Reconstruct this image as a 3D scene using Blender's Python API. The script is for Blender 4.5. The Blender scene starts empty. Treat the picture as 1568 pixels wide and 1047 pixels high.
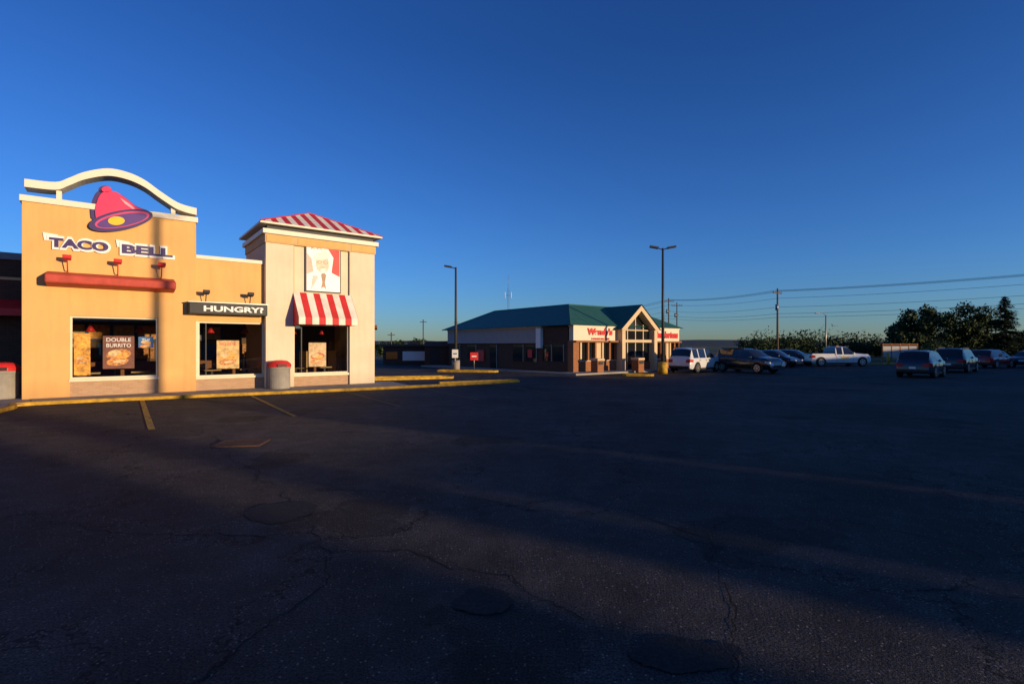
import bpy, math, random, bmesh
from mathutils import Vector, Matrix, noise
random.seed(7)
R=math.radians
scene=bpy.context.scene
COL=scene.collection

# ------------------------------------------------------------------ materials
def nmat(name):
    m=bpy.data.materials.new(name); m.use_nodes=True
    nt=m.node_tree; b=nt.nodes["Principled BSDF"]; return m,nt,b
def N(nt,t,**k):
    n=nt.nodes.new(t)
    for a,v in k.items(): setattr(n,a,v)
    return n
def mat(name,col,rough=.8,var=.12,scale=3.0,bump=0.0,bscale=60,metal=0,spec=.3,coat=0,grime=0):
    m,nt,b=nmat(name)
    tc=N(nt,'ShaderNodeTexCoord')
    n1=N(nt,'ShaderNodeTexNoise'); n1.inputs['Scale'].default_value=scale; n1.inputs['Detail'].default_value=4; n1.inputs['Roughness'].default_value=.65
    nt.links.new(tc.outputs['Object'],n1.inputs['Vector'])
    mr=N(nt,'ShaderNodeMapRange'); mr.inputs[1].default_value=.3; mr.inputs[2].default_value=.7
    mr.inputs[3].default_value=1-var; mr.inputs[4].default_value=1+var
    nt.links.new(n1.outputs['Fac'],mr.inputs[0])
    mx=N(nt,'ShaderNodeVectorMath',operation='SCALE'); mx.inputs[0].default_value=col[:3]
    nt.links.new(mr.outputs[0],mx.inputs['Scale'])
    out=mx.outputs[0]
    if grime:
        sp=N(nt,'ShaderNodeSeparateXYZ'); nt.links.new(tc.outputs['Object'],sp.inputs[0])
        cm=N(nt,'ShaderNodeMapping'); cm.inputs['Scale'].default_value=(5,5,.5); nt.links.new(tc.outputs['Object'],cm.inputs[0])
        n3=N(nt,'ShaderNodeTexNoise'); n3.inputs['Scale'].default_value=1.0; n3.inputs['Detail'].default_value=4; nt.links.new(cm.outputs[0],n3.inputs['Vector'])
        r3=N(nt,'ShaderNodeMapRange'); r3.inputs[1].default_value=.45; r3.inputs[2].default_value=.8; r3.inputs[3].default_value=1; r3.inputs[4].default_value=1-grime*.7
        nt.links.new(n3.outputs['Fac'],r3.inputs[0])
        r4=N(nt,'ShaderNodeMapRange'); r4.inputs[1].default_value=0; r4.inputs[2].default_value=.7; r4.inputs[3].default_value=1-grime*1.6; r4.inputs[4].default_value=1
        nt.links.new(sp.outputs['Z'],r4.inputs[0])
        mm=N(nt,'ShaderNodeMath',operation='MULTIPLY'); nt.links.new(r3.outputs[0],mm.inputs[0]); nt.links.new(r4.outputs[0],mm.inputs[1])
        m2=N(nt,'ShaderNodeVectorMath',operation='SCALE'); nt.links.new(out,m2.inputs[0]); nt.links.new(mm.outputs[0],m2.inputs['Scale']); out=m2.outputs[0]
    nt.links.new(out,b.inputs['Base Color'])
    b.inputs['Roughness'].default_value=rough; b.inputs['Metallic'].default_value=metal
    b.inputs['Specular IOR Level'].default_value=spec; b.inputs['Coat Weight'].default_value=coat
    if bump:
        n2=N(nt,'ShaderNodeTexNoise'); n2.inputs['Scale'].default_value=bscale; n2.inputs['Detail'].default_value=2
        nt.links.new(tc.outputs['Object'],n2.inputs['Vector'])
        bp=N(nt,'ShaderNodeBump'); bp.inputs['Strength'].default_value=bump; bp.inputs['Distance'].default_value=.01
        nt.links.new(n2.outputs['Fac'],bp.inputs['Height']); nt.links.new(bp.outputs[0],b.inputs['Normal'])
    return m
def brickmat(name,c1,c2,mortar,scale=1.0,bw=.2,bh=.067):
    m,nt,b=nmat(name)
    tc=N(nt,'ShaderNodeTexCoord'); sp=N(nt,'ShaderNodeSeparateXYZ'); nt.links.new(tc.outputs['Object'],sp.inputs[0])
    ad=N(nt,'ShaderNodeMath',operation='ADD'); nt.links.new(sp.outputs['X'],ad.inputs[0]); nt.links.new(sp.outputs['Y'],ad.inputs[1])
    cb=N(nt,'ShaderNodeCombineXYZ'); nt.links.new(ad.outputs[0],cb.inputs[0]); nt.links.new(sp.outputs['Z'],cb.inputs[1])
    br=N(nt,'ShaderNodeTexBrick'); br.inputs['Scale'].default_value=scale
    br.inputs['Brick Width'].default_value=bw; br.inputs['Row Height'].default_value=bh; br.inputs['Mortar Size'].default_value=.006
    br.inputs['Color1'].default_value=(*c1,1); br.inputs['Color2'].default_value=(*c2,1); br.inputs['Mortar'].default_value=(*mortar,1)
    nt.links.new(cb.outputs[0],br.inputs['Vector']); nt.links.new(br.outputs['Color'],b.inputs['Base Color'])
    b.inputs['Roughness'].default_value=.85; b.inputs['Specular IOR Level'].default_value=.2
    bp=N(nt,'ShaderNodeBump'); bp.inputs['Strength'].default_value=.5; bp.inputs['Distance'].default_value=.006; bp.invert=True
    nt.links.new(br.outputs['Fac'],bp.inputs['Height']); nt.links.new(bp.outputs[0],b.inputs['Normal'])
    return m
def stripemat(name,axis,period,c1,c2,rough=.6,phase=0.0,duty=.5):
    m,nt,b=nmat(name)
    tc=N(nt,'ShaderNodeTexCoord'); sp=N(nt,'ShaderNodeSeparateXYZ'); nt.links.new(tc.outputs['Object'],sp.inputs[0])
    a=N(nt,'ShaderNodeMath',operation='MULTIPLY_ADD'); a.inputs[1].default_value=1/period; a.inputs[2].default_value=phase; nt.links.new(sp.outputs[axis],a.inputs[0])
    f=N(nt,'ShaderNodeMath',operation='FRACT'); nt.links.new(a.outputs[0],f.inputs[0])
    g=N(nt,'ShaderNodeMath',operation='GREATER_THAN'); g.inputs[1].default_value=duty; nt.links.new(f.outputs[0],g.inputs[0])
    n1=N(nt,'ShaderNodeTexNoise'); n1.inputs['Scale'].default_value=2.5; n1.inputs['Detail'].default_value=4; nt.links.new(tc.outputs['Object'],n1.inputs['Vector'])
    mx=N(nt,'ShaderNodeMix',data_type='RGBA'); mx.inputs[6].default_value=(*c1,1); mx.inputs[7].default_value=(*c2,1)
    nt.links.new(g.outputs[0],mx.inputs[0])
    mr=N(nt,'ShaderNodeMapRange'); mr.inputs[1].default_value=.3; mr.inputs[2].default_value=.7; mr.inputs[3].default_value=.85; mr.inputs[4].default_value=1.1; nt.links.new(n1.outputs['Fac'],mr.inputs[0])
    v=N(nt,'ShaderNodeVectorMath',operation='SCALE'); nt.links.new(mx.outputs[2],v.inputs[0]); nt.links.new(mr.outputs[0],v.inputs['Scale'])
    nt.links.new(v.outputs[0],b.inputs['Base Color']); b.inputs['Roughness'].default_value=rough
    return m
def glassmat(name,tint=.8):
    m=bpy.data.materials.new(name); m.use_nodes=True; nt=m.node_tree; nt.nodes.clear()
    o=N(nt,'ShaderNodeOutputMaterial'); t=N(nt,'ShaderNodeBsdfTransparent'); t.inputs[0].default_value=(tint,tint*1.02,tint,1)
    g=N(nt,'ShaderNodeBsdfGlossy'); g.inputs['Roughness'].default_value=.01
    f=N(nt,'ShaderNodeFresnel'); f.inputs[0].default_value=2.0
    mx=N(nt,'ShaderNodeMixShader'); nt.links.new(f.outputs[0],mx.inputs[0]); nt.links.new(t.outputs[0],mx.inputs[1]); nt.links.new(g.outputs[0],mx.inputs[2]); nt.links.new(mx.outputs[0],o.inputs[0])
    return m
def asphaltmat():
    m,nt,b=nmat('asphalt'); L=nt.links.new
    tc=N(nt,'ShaderNodeTexCoord'); P=tc.outputs['Object']
    def noi(s,d=4,r=.6,vec=P):
        n=N(nt,'ShaderNodeTexNoise'); n.inputs['Scale'].default_value=s; n.inputs['Detail'].default_value=d; n.inputs['Roughness'].default_value=r; L(vec,n.inputs['Vector']); return n
    def mrg(src,a,b_,c,d):
        n=N(nt,'ShaderNodeMapRange'); n.inputs[1].default_value=a; n.inputs[2].default_value=b_; n.inputs[3].default_value=c; n.inputs[4].default_value=d; L(src,n.inputs[0]); return n.outputs[0]
    def mul(a,b_,op='MULTIPLY'):
        n=N(nt,'ShaderNodeMath',operation=op); L(a,n.inputs[0]); L(b_,n.inputs[1]); return n.outputs[0]
    bigf=noi(.25,4,.7).outputs['Fac']; big=mrg(bigf,.35,.65,.6,1.45)
    midn=noi(1.9,6,.8); mid=mrg(midn.outputs['Fac'],.3,.7,.5,1.5)
    fn=noi(60,2,.85); fine=mrg(fn.outputs['Fac'],.35,.68,.1,2.1)
    w=noi(.7,5,.68); sc=N(nt,'ShaderNodeVectorMath',operation='SCALE'); sc.inputs['Scale'].default_value=2.4; L(w.outputs['Color'],sc.inputs[0])
    av=N(nt,'ShaderNodeVectorMath',operation='ADD'); L(P,av.inputs[0]); L(sc.outputs[0],av.inputs[1])
    vo=N(nt,'ShaderNodeTexVoronoi',feature='DISTANCE_TO_EDGE'); vo.inputs['Scale'].default_value=.27; L(av.outputs[0],vo.inputs['Vector'])
    crack=mrg(vo.outputs['Distance'],.002,.008,.2,1)
    ravel=mul(mrg(vo.outputs['Distance'],.0,.06,1,0),mrg(midn.outputs['Fac'],.47,.6,0,1))
    vo3=N(nt,'ShaderNodeTexVoronoi',feature='F1'); vo3.inputs['Scale'].default_value=.33; L(av.outputs[0],vo3.inputs['Vector'])
    patch=mrg(vo3.outputs['Distance'],.18,.205,.55,1)
    tot=mul(mul(mul(big,mid),fine),mul(crack,patch))
    col=N(nt,'ShaderNodeVectorMath',operation='SCALE'); col.inputs[0].default_value=(.050,.042,.037); L(tot,col.inputs['Scale'])
    v4=N(nt,'ShaderNodeTexVoronoi'); v4.inputs['Scale'].default_value=38; L(P,v4.inputs['Vector'])
    fl=mrg(v4.outputs['Distance'],.15,.35,1,0); fs=N(nt,'ShaderNodeSeparateColor'); L(v4.outputs['Color'],fs.inputs[0])
    thr=mrg(ravel,0,1,.86,.25); gt=N(nt,'ShaderNodeMath',operation='GREATER_THAN'); L(fs.outputs[0],gt.inputs[0]); L(thr,gt.inputs[1])
    fleck=mul(mul(fl,gt.outputs[0]),patch)
    mx=N(nt,'ShaderNodeMix',data_type='RGBA'); L(fleck,mx.inputs[0]); L(col.outputs[0],mx.inputs[6]); mx.inputs[7].default_value=(.28,.225,.185,1)
    L(mx.outputs[2],b.inputs['Base Color']); b.inputs['Roughness'].default_value=.8; b.inputs['Specular IOR Level'].default_value=.2
    h1=mrg(fn.outputs['Fac'],0,1,0,.016); h2=mrg(midn.outputs['Fac'],0,1,0,.045); hs=mul(h1,h2,'ADD')
    b1=N(nt,'ShaderNodeBump'); b1.inputs['Strength'].default_value=1; b1.inputs['Distance'].default_value=1; L(hs,b1.inputs['Height'])
    L(b1.outputs[0],b.inputs['Normal'])
    return m
def foliagemat(name,c1,c2):
    m,nt,b=nmat(name); L=nt.links.new
    g=N(nt,'ShaderNodeNewGeometry'); rp=N(nt,'ShaderNodeValToRGB'); rp.color_ramp.elements[0].color=(*c1,1); rp.color_ramp.elements[1].color=(*c2,1)
    L(g.outputs['Random Per Island'],rp.inputs[0]); L(rp.outputs[0],b.inputs['Base Color']); b.inputs['Roughness'].default_value=.7
    b.inputs['Specular IOR Level'].default_value=.2
    return m

M=dict(
 wall=mat('peach_stucco',(.77,.43,.155),.9,.07,.8,.35,90,grime=.14),
 white=mat('white_stucco',(.76,.63,.45),.9,.07,.8,.3,90,grime=.14),
 cap=mat('cream_metal_cap',(.78,.71,.56),.5,.04),
 trimtan=mat('tan_trim',(.62,.42,.2),.8,.08),
 frame=mat('cream_window_frame',(.74,.64,.45),.5,.05),
 dark=mat('dark_metal',(.02,.02,.022),.5,.1),
 brick=brickmat('tan_brick',(.50,.31,.18),(.42,.25,.14),(.45,.34,.24)),
 dbrick=brickmat('brown_brick',(.10,.055,.035),(.07,.04,.028),(.1,.08,.07)),
 obrick=brickmat('orange_brick',(.34,.13,.05),(.28,.10,.04),(.28,.18,.11)),
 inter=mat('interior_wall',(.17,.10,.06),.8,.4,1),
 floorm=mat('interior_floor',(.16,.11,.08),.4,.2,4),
 red=mat('red_paint',(.62,.03,.03),.4,.12),
 pink=mat('magenta_sign',(.78,.035,.12),.35,.05),
 purple=mat('purple_sign',(.045,.022,.13),.4,.05),
 yellow=mat('yellow_sign',(.8,.5,.02),.4,.05),
 signwhite=mat('white_sign',(.82,.8,.76),.4,.03),
 black=mat('black_ink',(.02,.018,.018),.6,.1),
 roofd=mat('roof_membrane',(.08,.08,.085),.9,.2),
 concrete=mat('concrete',(.30,.27,.23),.9,.2,2,.4,60),
 ypaint=mat('yellow_kerb_paint',(.50,.28,.025),.7,.45,4,.3,50),
 steel=mat('galvanised_steel',(.25,.25,.25),.4,.1,metal=.6),
 castiron=mat('rusty_cast_iron',(.09,.045,.028),.75,.4,9),
 pole=mat('dark_pole',(.05,.045,.04),.5,.15),
 green=stripemat('green_standing_seam','X',.5,(.03,.12,.08),(.015,.07,.045),.5,0,.86),
 greeny=mat('green_roof',(.03,.12,.08),.5,.12),
 grass=mat('grass',(.05,.065,.025),.95,.4,.8,.6,20),
 rubber=mat('tyre',(.015,.015,.015),.8,.1),
 rim=mat('alloy',(.45,.45,.45),.3,.1,metal=.8),
 carglass=mat('car_glass',(.012,.014,.016),.04,.05,spec=.8),
 tail=mat('tail_lamp',(.45,.01,.01),.2,.05),
 head=mat('head_lamp',(.7,.7,.68),.1,.05),
 wood=mat('utility_wood',(.12,.08,.05),.9,.2,5),
 bark=mat('bark',(.06,.045,.03),.95,.3,6),
 leafd=foliagemat('leaves',(.012,.025,.008),(.06,.085,.025)),
 leafp=foliagemat('needles',(.012,.028,.012),(.04,.06,.025)),
 grey=mat('light_grey_fascia',(.36,.34,.33),.8,.06,grime=.1),
 asphalt=asphaltmat(), glass=glassmat('window_glass'), dglass=mat('tinted_glass',(.012,.013,.014),.04,.05,spec=.8),
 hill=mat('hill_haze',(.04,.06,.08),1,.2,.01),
 poster_o=mat('poster_food',(.7,.30,.05),.5,.5,9),
 poster_t=mat('poster_taco',(.5,.2,.05),.5,.8,14),
 poster_b=mat('poster_blue',(.03,.12,.3),.5,.4,12),
 poster_w=mat('poster_pale',(.6,.42,.2),.5,.4,10),
 crackfill=mat('dark_crack',(.014,.012,.011),.95,.5,8),  # mottled dark tone of the crack strips
 patchm=mat('asphalt_patch',(.024,.020,.018),.9,.6,30,.6,70),
)

# ------------------------------------------------------------------ mesh helpers
def empty(name,loc=(0,0,0),rz=0):
    e=bpy.data.objects.new(name,None); e.empty_display_size=.3; e.location=loc; e.rotation_euler=(0,0,rz); COL.objects.link(e); return e
def mk(name,verts,faces,m,parent=None,loc=(0,0,0),rot=(0,0,0),bevel=0,smooth=False,mats=None,mi=None):
    me=bpy.data.meshes.new(name); me.from_pydata(verts,[],faces); me.update()
    o=bpy.data.objects.new(name,me); COL.objects.link(o); o.location=loc; o.rotation_euler=rot
    for x in (mats or [m]): me.materials.append(x)
    if mi: 
        for p,i in zip(me.polygons,mi): p.material_index=i
    if smooth:
        for p in me.polygons: p.use_smooth=True
    if parent: o.parent=parent
    if bevel:
        b=o.modifiers.new('b','BEVEL'); b.width=bevel; b.segments=2; b.limit_method='ANGLE'; b.angle_limit=R(35)
    return o
def recalc(o):
    bm=bmesh.new(); bm.from_mesh(o.data); bmesh.ops.recalc_face_normals(bm,faces=bm.faces); bm.to_mesh(o.data); bm.free()
def box(name,x0,x1,y0,y1,z0,z1,m,p=None,bevel=0,**k):
    v=[(x0,y0,z0),(x1,y0,z0),(x1,y1,z0),(x0,y1,z0),(x0,y0,z1),(x1,y0,z1),(x1,y1,z1),(x0,y1,z1)]
    f=[(0,3,2,1),(4,5,6,7),(0,1,5,4),(1,2,6,5),(2,3,7,6),(3,0,4,7)]
    return mk(name,v,f,m,p,bevel=bevel,**k)
def prism(name,pts,y0,y1,m,p=None,bevel=0,**k):
    n=len(pts); v=[(a,y0,b) for a,b in pts]+[(a,y1,b) for a,b in pts]
    f=[tuple(range(n)),tuple(range(2*n-1,n-1,-1))]+[(i,i+n,(i+1)%n+n,(i+1)%n) for i in range(n)]
    o=mk(name,v,f,m,p,bevel=bevel,**k); recalc(o); return o
def cyl(name,r,z0,z1,m,p=None,loc=(0,0,0),rot=(0,0,0),r2=None,n=20,smooth=True,bevel=0):
    r2=r if r2 is None else r2
    v=[(r*math.cos(2*math.pi*i/n),r*math.sin(2*math.pi*i/n),z0) for i in range(n)]+[(r2*math.cos(2*math.pi*i/n),r2*math.sin(2*math.pi*i/n),z1) for i in range(n)]
    f=[tuple(range(n-1,-1,-1)),tuple(range(n,2*n))]+[(i,(i+1)%n,(i+1)%n+n,i+n) for i in range(n)]
    o=mk(name,v,f,m,p,loc,rot,bevel)
    if smooth:
        for q in o.data.polygons[2:]: q.use_smooth=True
    return o
def lathe(name,prof,m,p=None,loc=(0,0,0),n=28,**k):
    v=[];f=[]
    for r,z in prof: v+=[(r*math.cos(2*math.pi*i/n),r*math.sin(2*math.pi*i/n),z) for i in range(n)]
    for j in range(len(prof)-1):
        f+=[(j*n+i,j*n+(i+1)%n,(j+1)*n+(i+1)%n,(j+1)*n+i) for i in range(n)]
    f.append(tuple(range((len(prof)-1)*n,len(prof)*n)))
    return mk(name,v,f,m,p,loc,smooth=False,**k)
def tube(name,pts,r,m,p=None):
    cu=bpy.data.curves.new(name,'CURVE'); cu.dimensions='3D'; cu.bevel_depth=r; cu.bevel_resolution=2
    s=cu.splines.new('POLY'); s.points.add(len(pts)-1)
    for q,a in zip(s.points,pts): q.co=(*a,1)
    o=bpy.data.objects.new(name,cu); COL.objects.link(o); cu.materials.append(m)
    dg=bpy.context.evaluated_depsgraph_get(); me=bpy.data.meshes.new_from_object(o.evaluated_get(dg)); 
    bpy.data.objects.remove(o); o=bpy.data.objects.new(name,me); COL.objects.link(o)
    if not me.materials: me.materials.append(m)
    if p:o.parent=p
    return o
def text(name,s,x0,x1,z0,z1,y,m,p,ext=.02,off=0.0,shear=0):
    cu=bpy.data.curves.new(name,'FONT'); cu.body=s; cu.extrude=.5; cu.offset=off; cu.shear=shear; cu.resolution_u=4
    o=bpy.data.objects.new(name,cu); COL.objects.link(o); bpy.context.view_layer.update()
    dg=bpy.context.evaluated_depsgraph_get(); me=bpy.data.meshes.new_from_object(o.evaluated_get(dg)); bpy.data.objects.remove(o)
    xs=[v.co.x for v in me.vertices]; ys=[v.co.y for v in me.vertices]
    ax,bx,ay,by=min(xs),max(xs),min(ys),max(ys)
    for v in me.vertices:
        v.co=Vector((x0+(v.co.x-ax)/(bx-ax)*(x1-x0), y-v.co.z*ext*2, z0+(v.co.y-ay)/(by-ay)*(z1-z0)))
    me.materials.clear(); me.materials.append(m); me.update()
    o=bpy.data.objects.new(name,me); COL.objects.link(o); o.parent=p; return o
def ell(cx,cz,a,b,ang,n=40):
    out=[]
    for i in range(n):
        t=2*math.pi*i/n; x=a*math.cos(t); z=b*math.sin(t)
        out.append((cx+x*math.cos(ang)-z*math.sin(ang),cz+x*math.sin(ang)+z*math.cos(ang)))
    return out
def cr(pts,n=5):
    out=[]
    for i in range(len(pts)-1):
        p0=pts[max(i-1,0)];p1=pts[i];p2=pts[i+1];p3=pts[min(i+2,len(pts)-1)]
        for j in range(n):
            t=j/n; out.append(tuple(.5*(2*b+(c-a)*t+(2*a-5*b+4*c-d)*t*t+(-a+3*b-3*c+d)*t**3) for a,b,c,d in zip(p0,p1,p2,p3)))
    out.append(pts[-1]); return out

# ------------------------------------------------------------------ ground
mk('ground',[(-2500,-2500,-.03),(2500,-2500,-.03),(2500,2500,-.03),(-2500,2500,-.03)],[(0,1,2,3)],M['grass'])
mk('parking_lot',[(-70,-45,0),(110,-45,0),(110,50,0),(24,50,0),(14,75,0),(-70,75,0)],[(0,1,2,3,4,5)],M['asphalt'])

# hairline cracks and repair patches
crk=[[(-1.71,4.72),(-1.63,4.07),(-1.76,3.41),(-1.78,2.88),(-2.0,2.0),(-1.9,1.0)],
 [(-9,6.4),(-5.74,5.74),(-4.16,5.23),(-2.91,5.14),(-1.86,4.8),(-.84,4.58),(.1,4.2),(.5,3.4)],
 [(-7,11.5),(-5.3,9.1),(-2.93,6.5),(-2.18,5.63),(-1.71,4.72)],
 [(-2.9,6.5),(-1.6,6.7),(-.68,6.35),(.05,5.97),(.92,6.22),(1.49,5.42),(1.81,4.96),(2.34,5.63),(3.57,5.42),(4.44,4.6),(7,4.4)],
 [(1.81,4.96),(1.64,3.62),(1.5,3.41),(1.16,2.88)],[(4.3,5.0),(4.0,4.58),(3.48,4.07),(3.07,3.9)],
 [(1.0,12.5),(5.3,13.2),(8.7,13.2),(10.8,10.8),(14,10.5)],[(5.3,13.2),(6.5,9),(5.6,6.8)]]
cv=[];cf=[]
for line in crk:
    P_=[]
    for (a,b) in zip(line,line[1:]):
        L_=math.dist(a,b); ns=max(2,int(L_/.045))
        for i in range(ns):
            t=i/ns; x=a[0]+(b[0]-a[0])*t; y=a[1]+(b[1]-a[1])*t
            q=Vector((x*1.1,y*1.1,.3)); q2=Vector((x*9,y*9,2.3))
            P_.append((x+.28*noise.noise(q)+.07*noise.noise(q2),y+.28*noise.noise(q+Vector((9,4,1)))+.07*noise.noise(q2+Vector((3,3,5)))))
    k=len(cv)
    for i,(x,y) in enumerate(P_):
        x2,y2=P_[min(i+1,len(P_)-1)]; x1,y1=P_[max(i-1,0)]
        d=Vector((x2-x1,y2-y1)); d=d.normalized() if d.length>1e-6 else Vector((1,0))
        w_=max(.0,.0035+.009*noise.noise(Vector((x*2,y*2,7)))+.003*random.random())
        cv+=[(x-d.y*w_,y+d.x*w_,.004),(x+d.y*w_,y-d.x*w_,.004)]
    for i in range(len(P_)-1): cf.append((k+2*i,k+2*i+1,k+2*i+3,k+2*i+2))
mk('pavement_cracks',cv,cf,M['crackfill'])
def patch(x,y,a,b,s):
    pts=[]
    for i in range(60):
        t=2*math.pi*i/60; r=1+.35*noise.noise(Vector((math.cos(t)*1.3,math.sin(t)*1.3,s)))+.12*noise.noise(Vector((math.cos(t)*6,math.sin(t)*6,s)))
        pts.append((x+a*r*math.cos(t),y+b*r*math.sin(t),.008))
    return pts
v=[];f=[]
for (x,y,a,b,s) in [(-.2,3.76,.22,.2,1),(1.05,3.1,.34,.17,2),(-2.62,5.8,.4,.36,3)]:
    k=len(v); pp_=patch(x,y,a,b,s); v+=pp_; f.append(tuple(range(k,k+len(pp_))))
mk('asphalt_repair_patches',v,f,M['patchm'])

def kerb(name,pts,w,h,m,par=None):
    v=[];f=[]
    n=len(pts)
    for i,(x,y) in enumerate(pts):
        ax,ay=pts[max(i-1,0)]; bx,by=pts[min(i+1,n-1)]
        d=Vector((bx-ax,by-ay)).normalized(); nn=Vector((-d.y,d.x))*w/2
        v+=[(x+nn.x,y+nn.y,-.02),(x+nn.x,y+nn.y,h),(x-nn.x,y-nn.y,h),(x-nn.x,y-nn.y,-.02)]
    for i in range(n-1):
        a=i*4;b=a+4
        f+=[(a+1,a+0,b+0,b+1),(a+2,a+1,b+1,b+2),(a+3,a+2,b+2,b+3)]
    f+=[(0,1,2,3),(4*n-1,4*n-2,4*n-3,4*n-4)]
    return mk(name,v,f,m,par,bevel=.025)
kerb('kerb',cr([(-13.6,8.5),(-13.4,12.0),(-14.6,14.9),(-15.0,15.95),(-11.5,18.2),(-5.8,21.5),(-.3,25.3),(.2,25.9),(-.2,26.4),(-3.5,24.6)],4),.15,.11,M['ypaint'])
kerb('kerb',cr([(-7.6,26.9),(-3.9,28.4),(-3.4,29.0),(-4,29.6),(-8,28.6)],4),.15,.12,M['ypaint'])
mk('sidewalk',[(-15.0,16.0,.1),(-11.5,18.3,.1),(-5.8,21.6,.1),(-4.5,22.6,.1),(-6.0,25.2,.1),(-17,18,.1)],[(0,1,2,3,4,5)],M['concrete'])
mk('sidewalk',[(-30,6,.09),(-13.65,8.5,.09),(-13.45,12.0,.09),(-14.7,14.9,.09),(-15.05,16,.09),(-17,18.2,.09),(-30,20,.09)],[(0,1,2,3,4,5,6)],M['concrete'])
def wornpaint(name,c,lo,hi):
    m,nt,b=nmat(name); L=nt.links.new
    tc=N(nt,'ShaderNodeTexCoord'); n=N(nt,'ShaderNodeTexNoise'); n.inputs['Scale'].default_value=9; n.inputs['Detail'].default_value=8; n.inputs['Roughness'].default_value=.8
    L(tc.outputs['Object'],n.inputs['Vector']); mr=N(nt,'ShaderNodeMapRange'); mr.inputs[1].default_value=lo; mr.inputs[2].default_value=hi; L(n.outputs['Fac'],mr.inputs[0])
    mx=N(nt,'ShaderNodeMix',data_type='RGBA'); mx.inputs[6].default_value=(.04,.034,.029,1); mx.inputs[7].default_value=(*c,1); L(mr.outputs[0],mx.inputs[0]); L(mx.outputs[2],b.inputs['Base Color']); b.inputs['Roughness'].default_value=.85
    return m
def lines(name,ls,m):
    v=[];f=[]
    for (x0,y0),(x1,y1),w in ls:
        d=Vector((x1-x0,y1-y0)).normalized(); n_=Vector((-d.y,d.x))*w/2; k=len(v)
        v+=[(x0+n_.x,y0+n_.y,.012),(x0-n_.x,y0-n_.y,.012),(x1-n_.x,y1-n_.y,.012),(x1+n_.x,y1+n_.y,.012)]; f.append((k,k+1,k+2,k+3))
    mk(name,v,f,m)
lines('parking_line_markings',[((-12.5,17.3),(-7.95,11.3),.13),((-9.7,19.0),(-5.67,13.4),.11)],wornpaint('worn_yellow_line',(.55,.30,.02),.42,.52))
lines('faded_parking_line_markings',[((-6.6,20.4),(-3.3,15.4),.09),((-3.9,22.2),(-1.1,17.4),.08),((-.9,24.2),(1.6,19.8),.08),((12,46),(14,41),.1),((17,46),(19,41),.1),((22,46),(24,41),.1),((27,36),(33,40),.1),((31,33),(38,37),.1)],wornpaint('faded_yellow_line',(.35,.2,.03),.45,.58))
dr=empty('drain_grate',(-5.15,9.75,0),R(8))
for nm_,a_ in (('frame_a',(-.42,.42,-.32,-.25)),('frame_b',(-.42,.42,.25,.32)),('frame_c',(-.42,-.35,-.25,.25)),('frame_d',(.35,.42,-.25,.25))): box(nm_,*a_,-.01,.025,M['castiron'],dr)
box('pit',-.35,.35,-.25,.25,-.01,.011,M['black'],dr)
for i in range(9): box('bar_%d'%i,-.335+i*.078,-.285+i*.078,-.25,.25,.012,.022,M['castiron'],dr)

# ------------------------------------------------------------------ restaurant A (taco / chicken)
TH=R(38)
A=empty('fast_food_restaurant',(-16.09,16.8,.08),TH)
W=M['wall'];WT=M['white'];C=M['cap'];BR=M['brick']
def wbox(n,x0,x1,z0,z1,m,y0=0,y1=.3,bevel=.012): return box(n,x0,x1,y0,y1,z0,z1,m,A,bevel)
wbox('pier_left',0,1.2,-.1,6.52,W); wbox('pier_mid',3.69,4.9,-.1,6.52,W); wbox('wall_over_window',1.2,3.69,2.80,6.52,W,.004,.3,0)
wbox('brick_base',1.2,3.69,-.1,.53,BR,.05,.3,0); wbox('sill',1.17,3.72,.53,.62,M['frame'],-.03,.3)
wbox('parapet_cap',-.06,4.96,6.52,6.73,C,-.07,.4,.02)
wbox('side_wall_left',0,.3,-.1,6.5,W,.3,12,0); wbox('side_parapet_right',4.6,4.9,5.0,6.5,W,.3,12,0); wbox('rear_wall',0,12.06,-.1,5.2,W,12,12.3,0)
wbox('roof_left',.3,4.6,5.9,6.0,M['roofd'],.3,12,0)
wbox('side_parapet_cap',-.06,.35,6.52,6.71,C,.4,12.3,0)
wbox('mid_wall_over',4.9,7.34,2.72,5.15,W,.08,.34,0); wbox('mid_cap',4.9,7.34,5.15,5.30,C,.02,.45,.015)
wbox('mid_brick',4.9,7.34,-.1,.46,BR,.1,.34,0); wbox('mid_sill',4.9,7.34,.46,.55,M['frame'],.04,.34)
wbox('mid_roof',4.9,12.06,4.9,5.0,M['roofd'],.34,12,0)
wbox('mid_jamb',4.9,4.97,.55,2.72,M['frame'],.06,.34,0)
TY=-.22
wbox('tower_pier_left',7.34,8.45,-.1,6.04,WT,TY,.3); wbox('tower_pier_right',10.87,12.06,-.1,6.04,WT,TY,.3)
wbox('tower_wall_over',8.45,10.87,2.70,6.04,WT,TY+.1,.3,0); wbox('tower_brick',8.45,10.87,-.1,.44,BR,TY+.12,.3,0); wbox('tower_sill',8.45,10.87,.44,.54,M['frame'],TY+.04,.3)
wbox('tower_frieze',7.30,12.10,6.04,6.40,M['trimtan'],TY-.05,3.75,.02)
for i,(a_,b_) in enumerate([(7.36,8.4),(8.6,10.72),(10.92,12.04)]): wbox('frieze_panel_%d'%i,a_,b_,6.09,6.34,W,TY-.07,TY-.04,0)
wbox('tower_cornice',7.20,12.20,6.40,6.60,C,TY-.15,3.85,.02)
wbox('tower_neck',7.4,12.0,6.60,6.80,M['dark'],TY+.05,3.65,0)
wbox('tower_side_l',7.34,7.6,-.1,6.04,WT,.3,3.7,0); wbox('tower_side_r',11.8,12.06,-.1,6.04,WT,.3,3.7,0); wbox('tower_back',7.6,11.8,5,6.04,WT,3.4,3.7,0)
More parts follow.
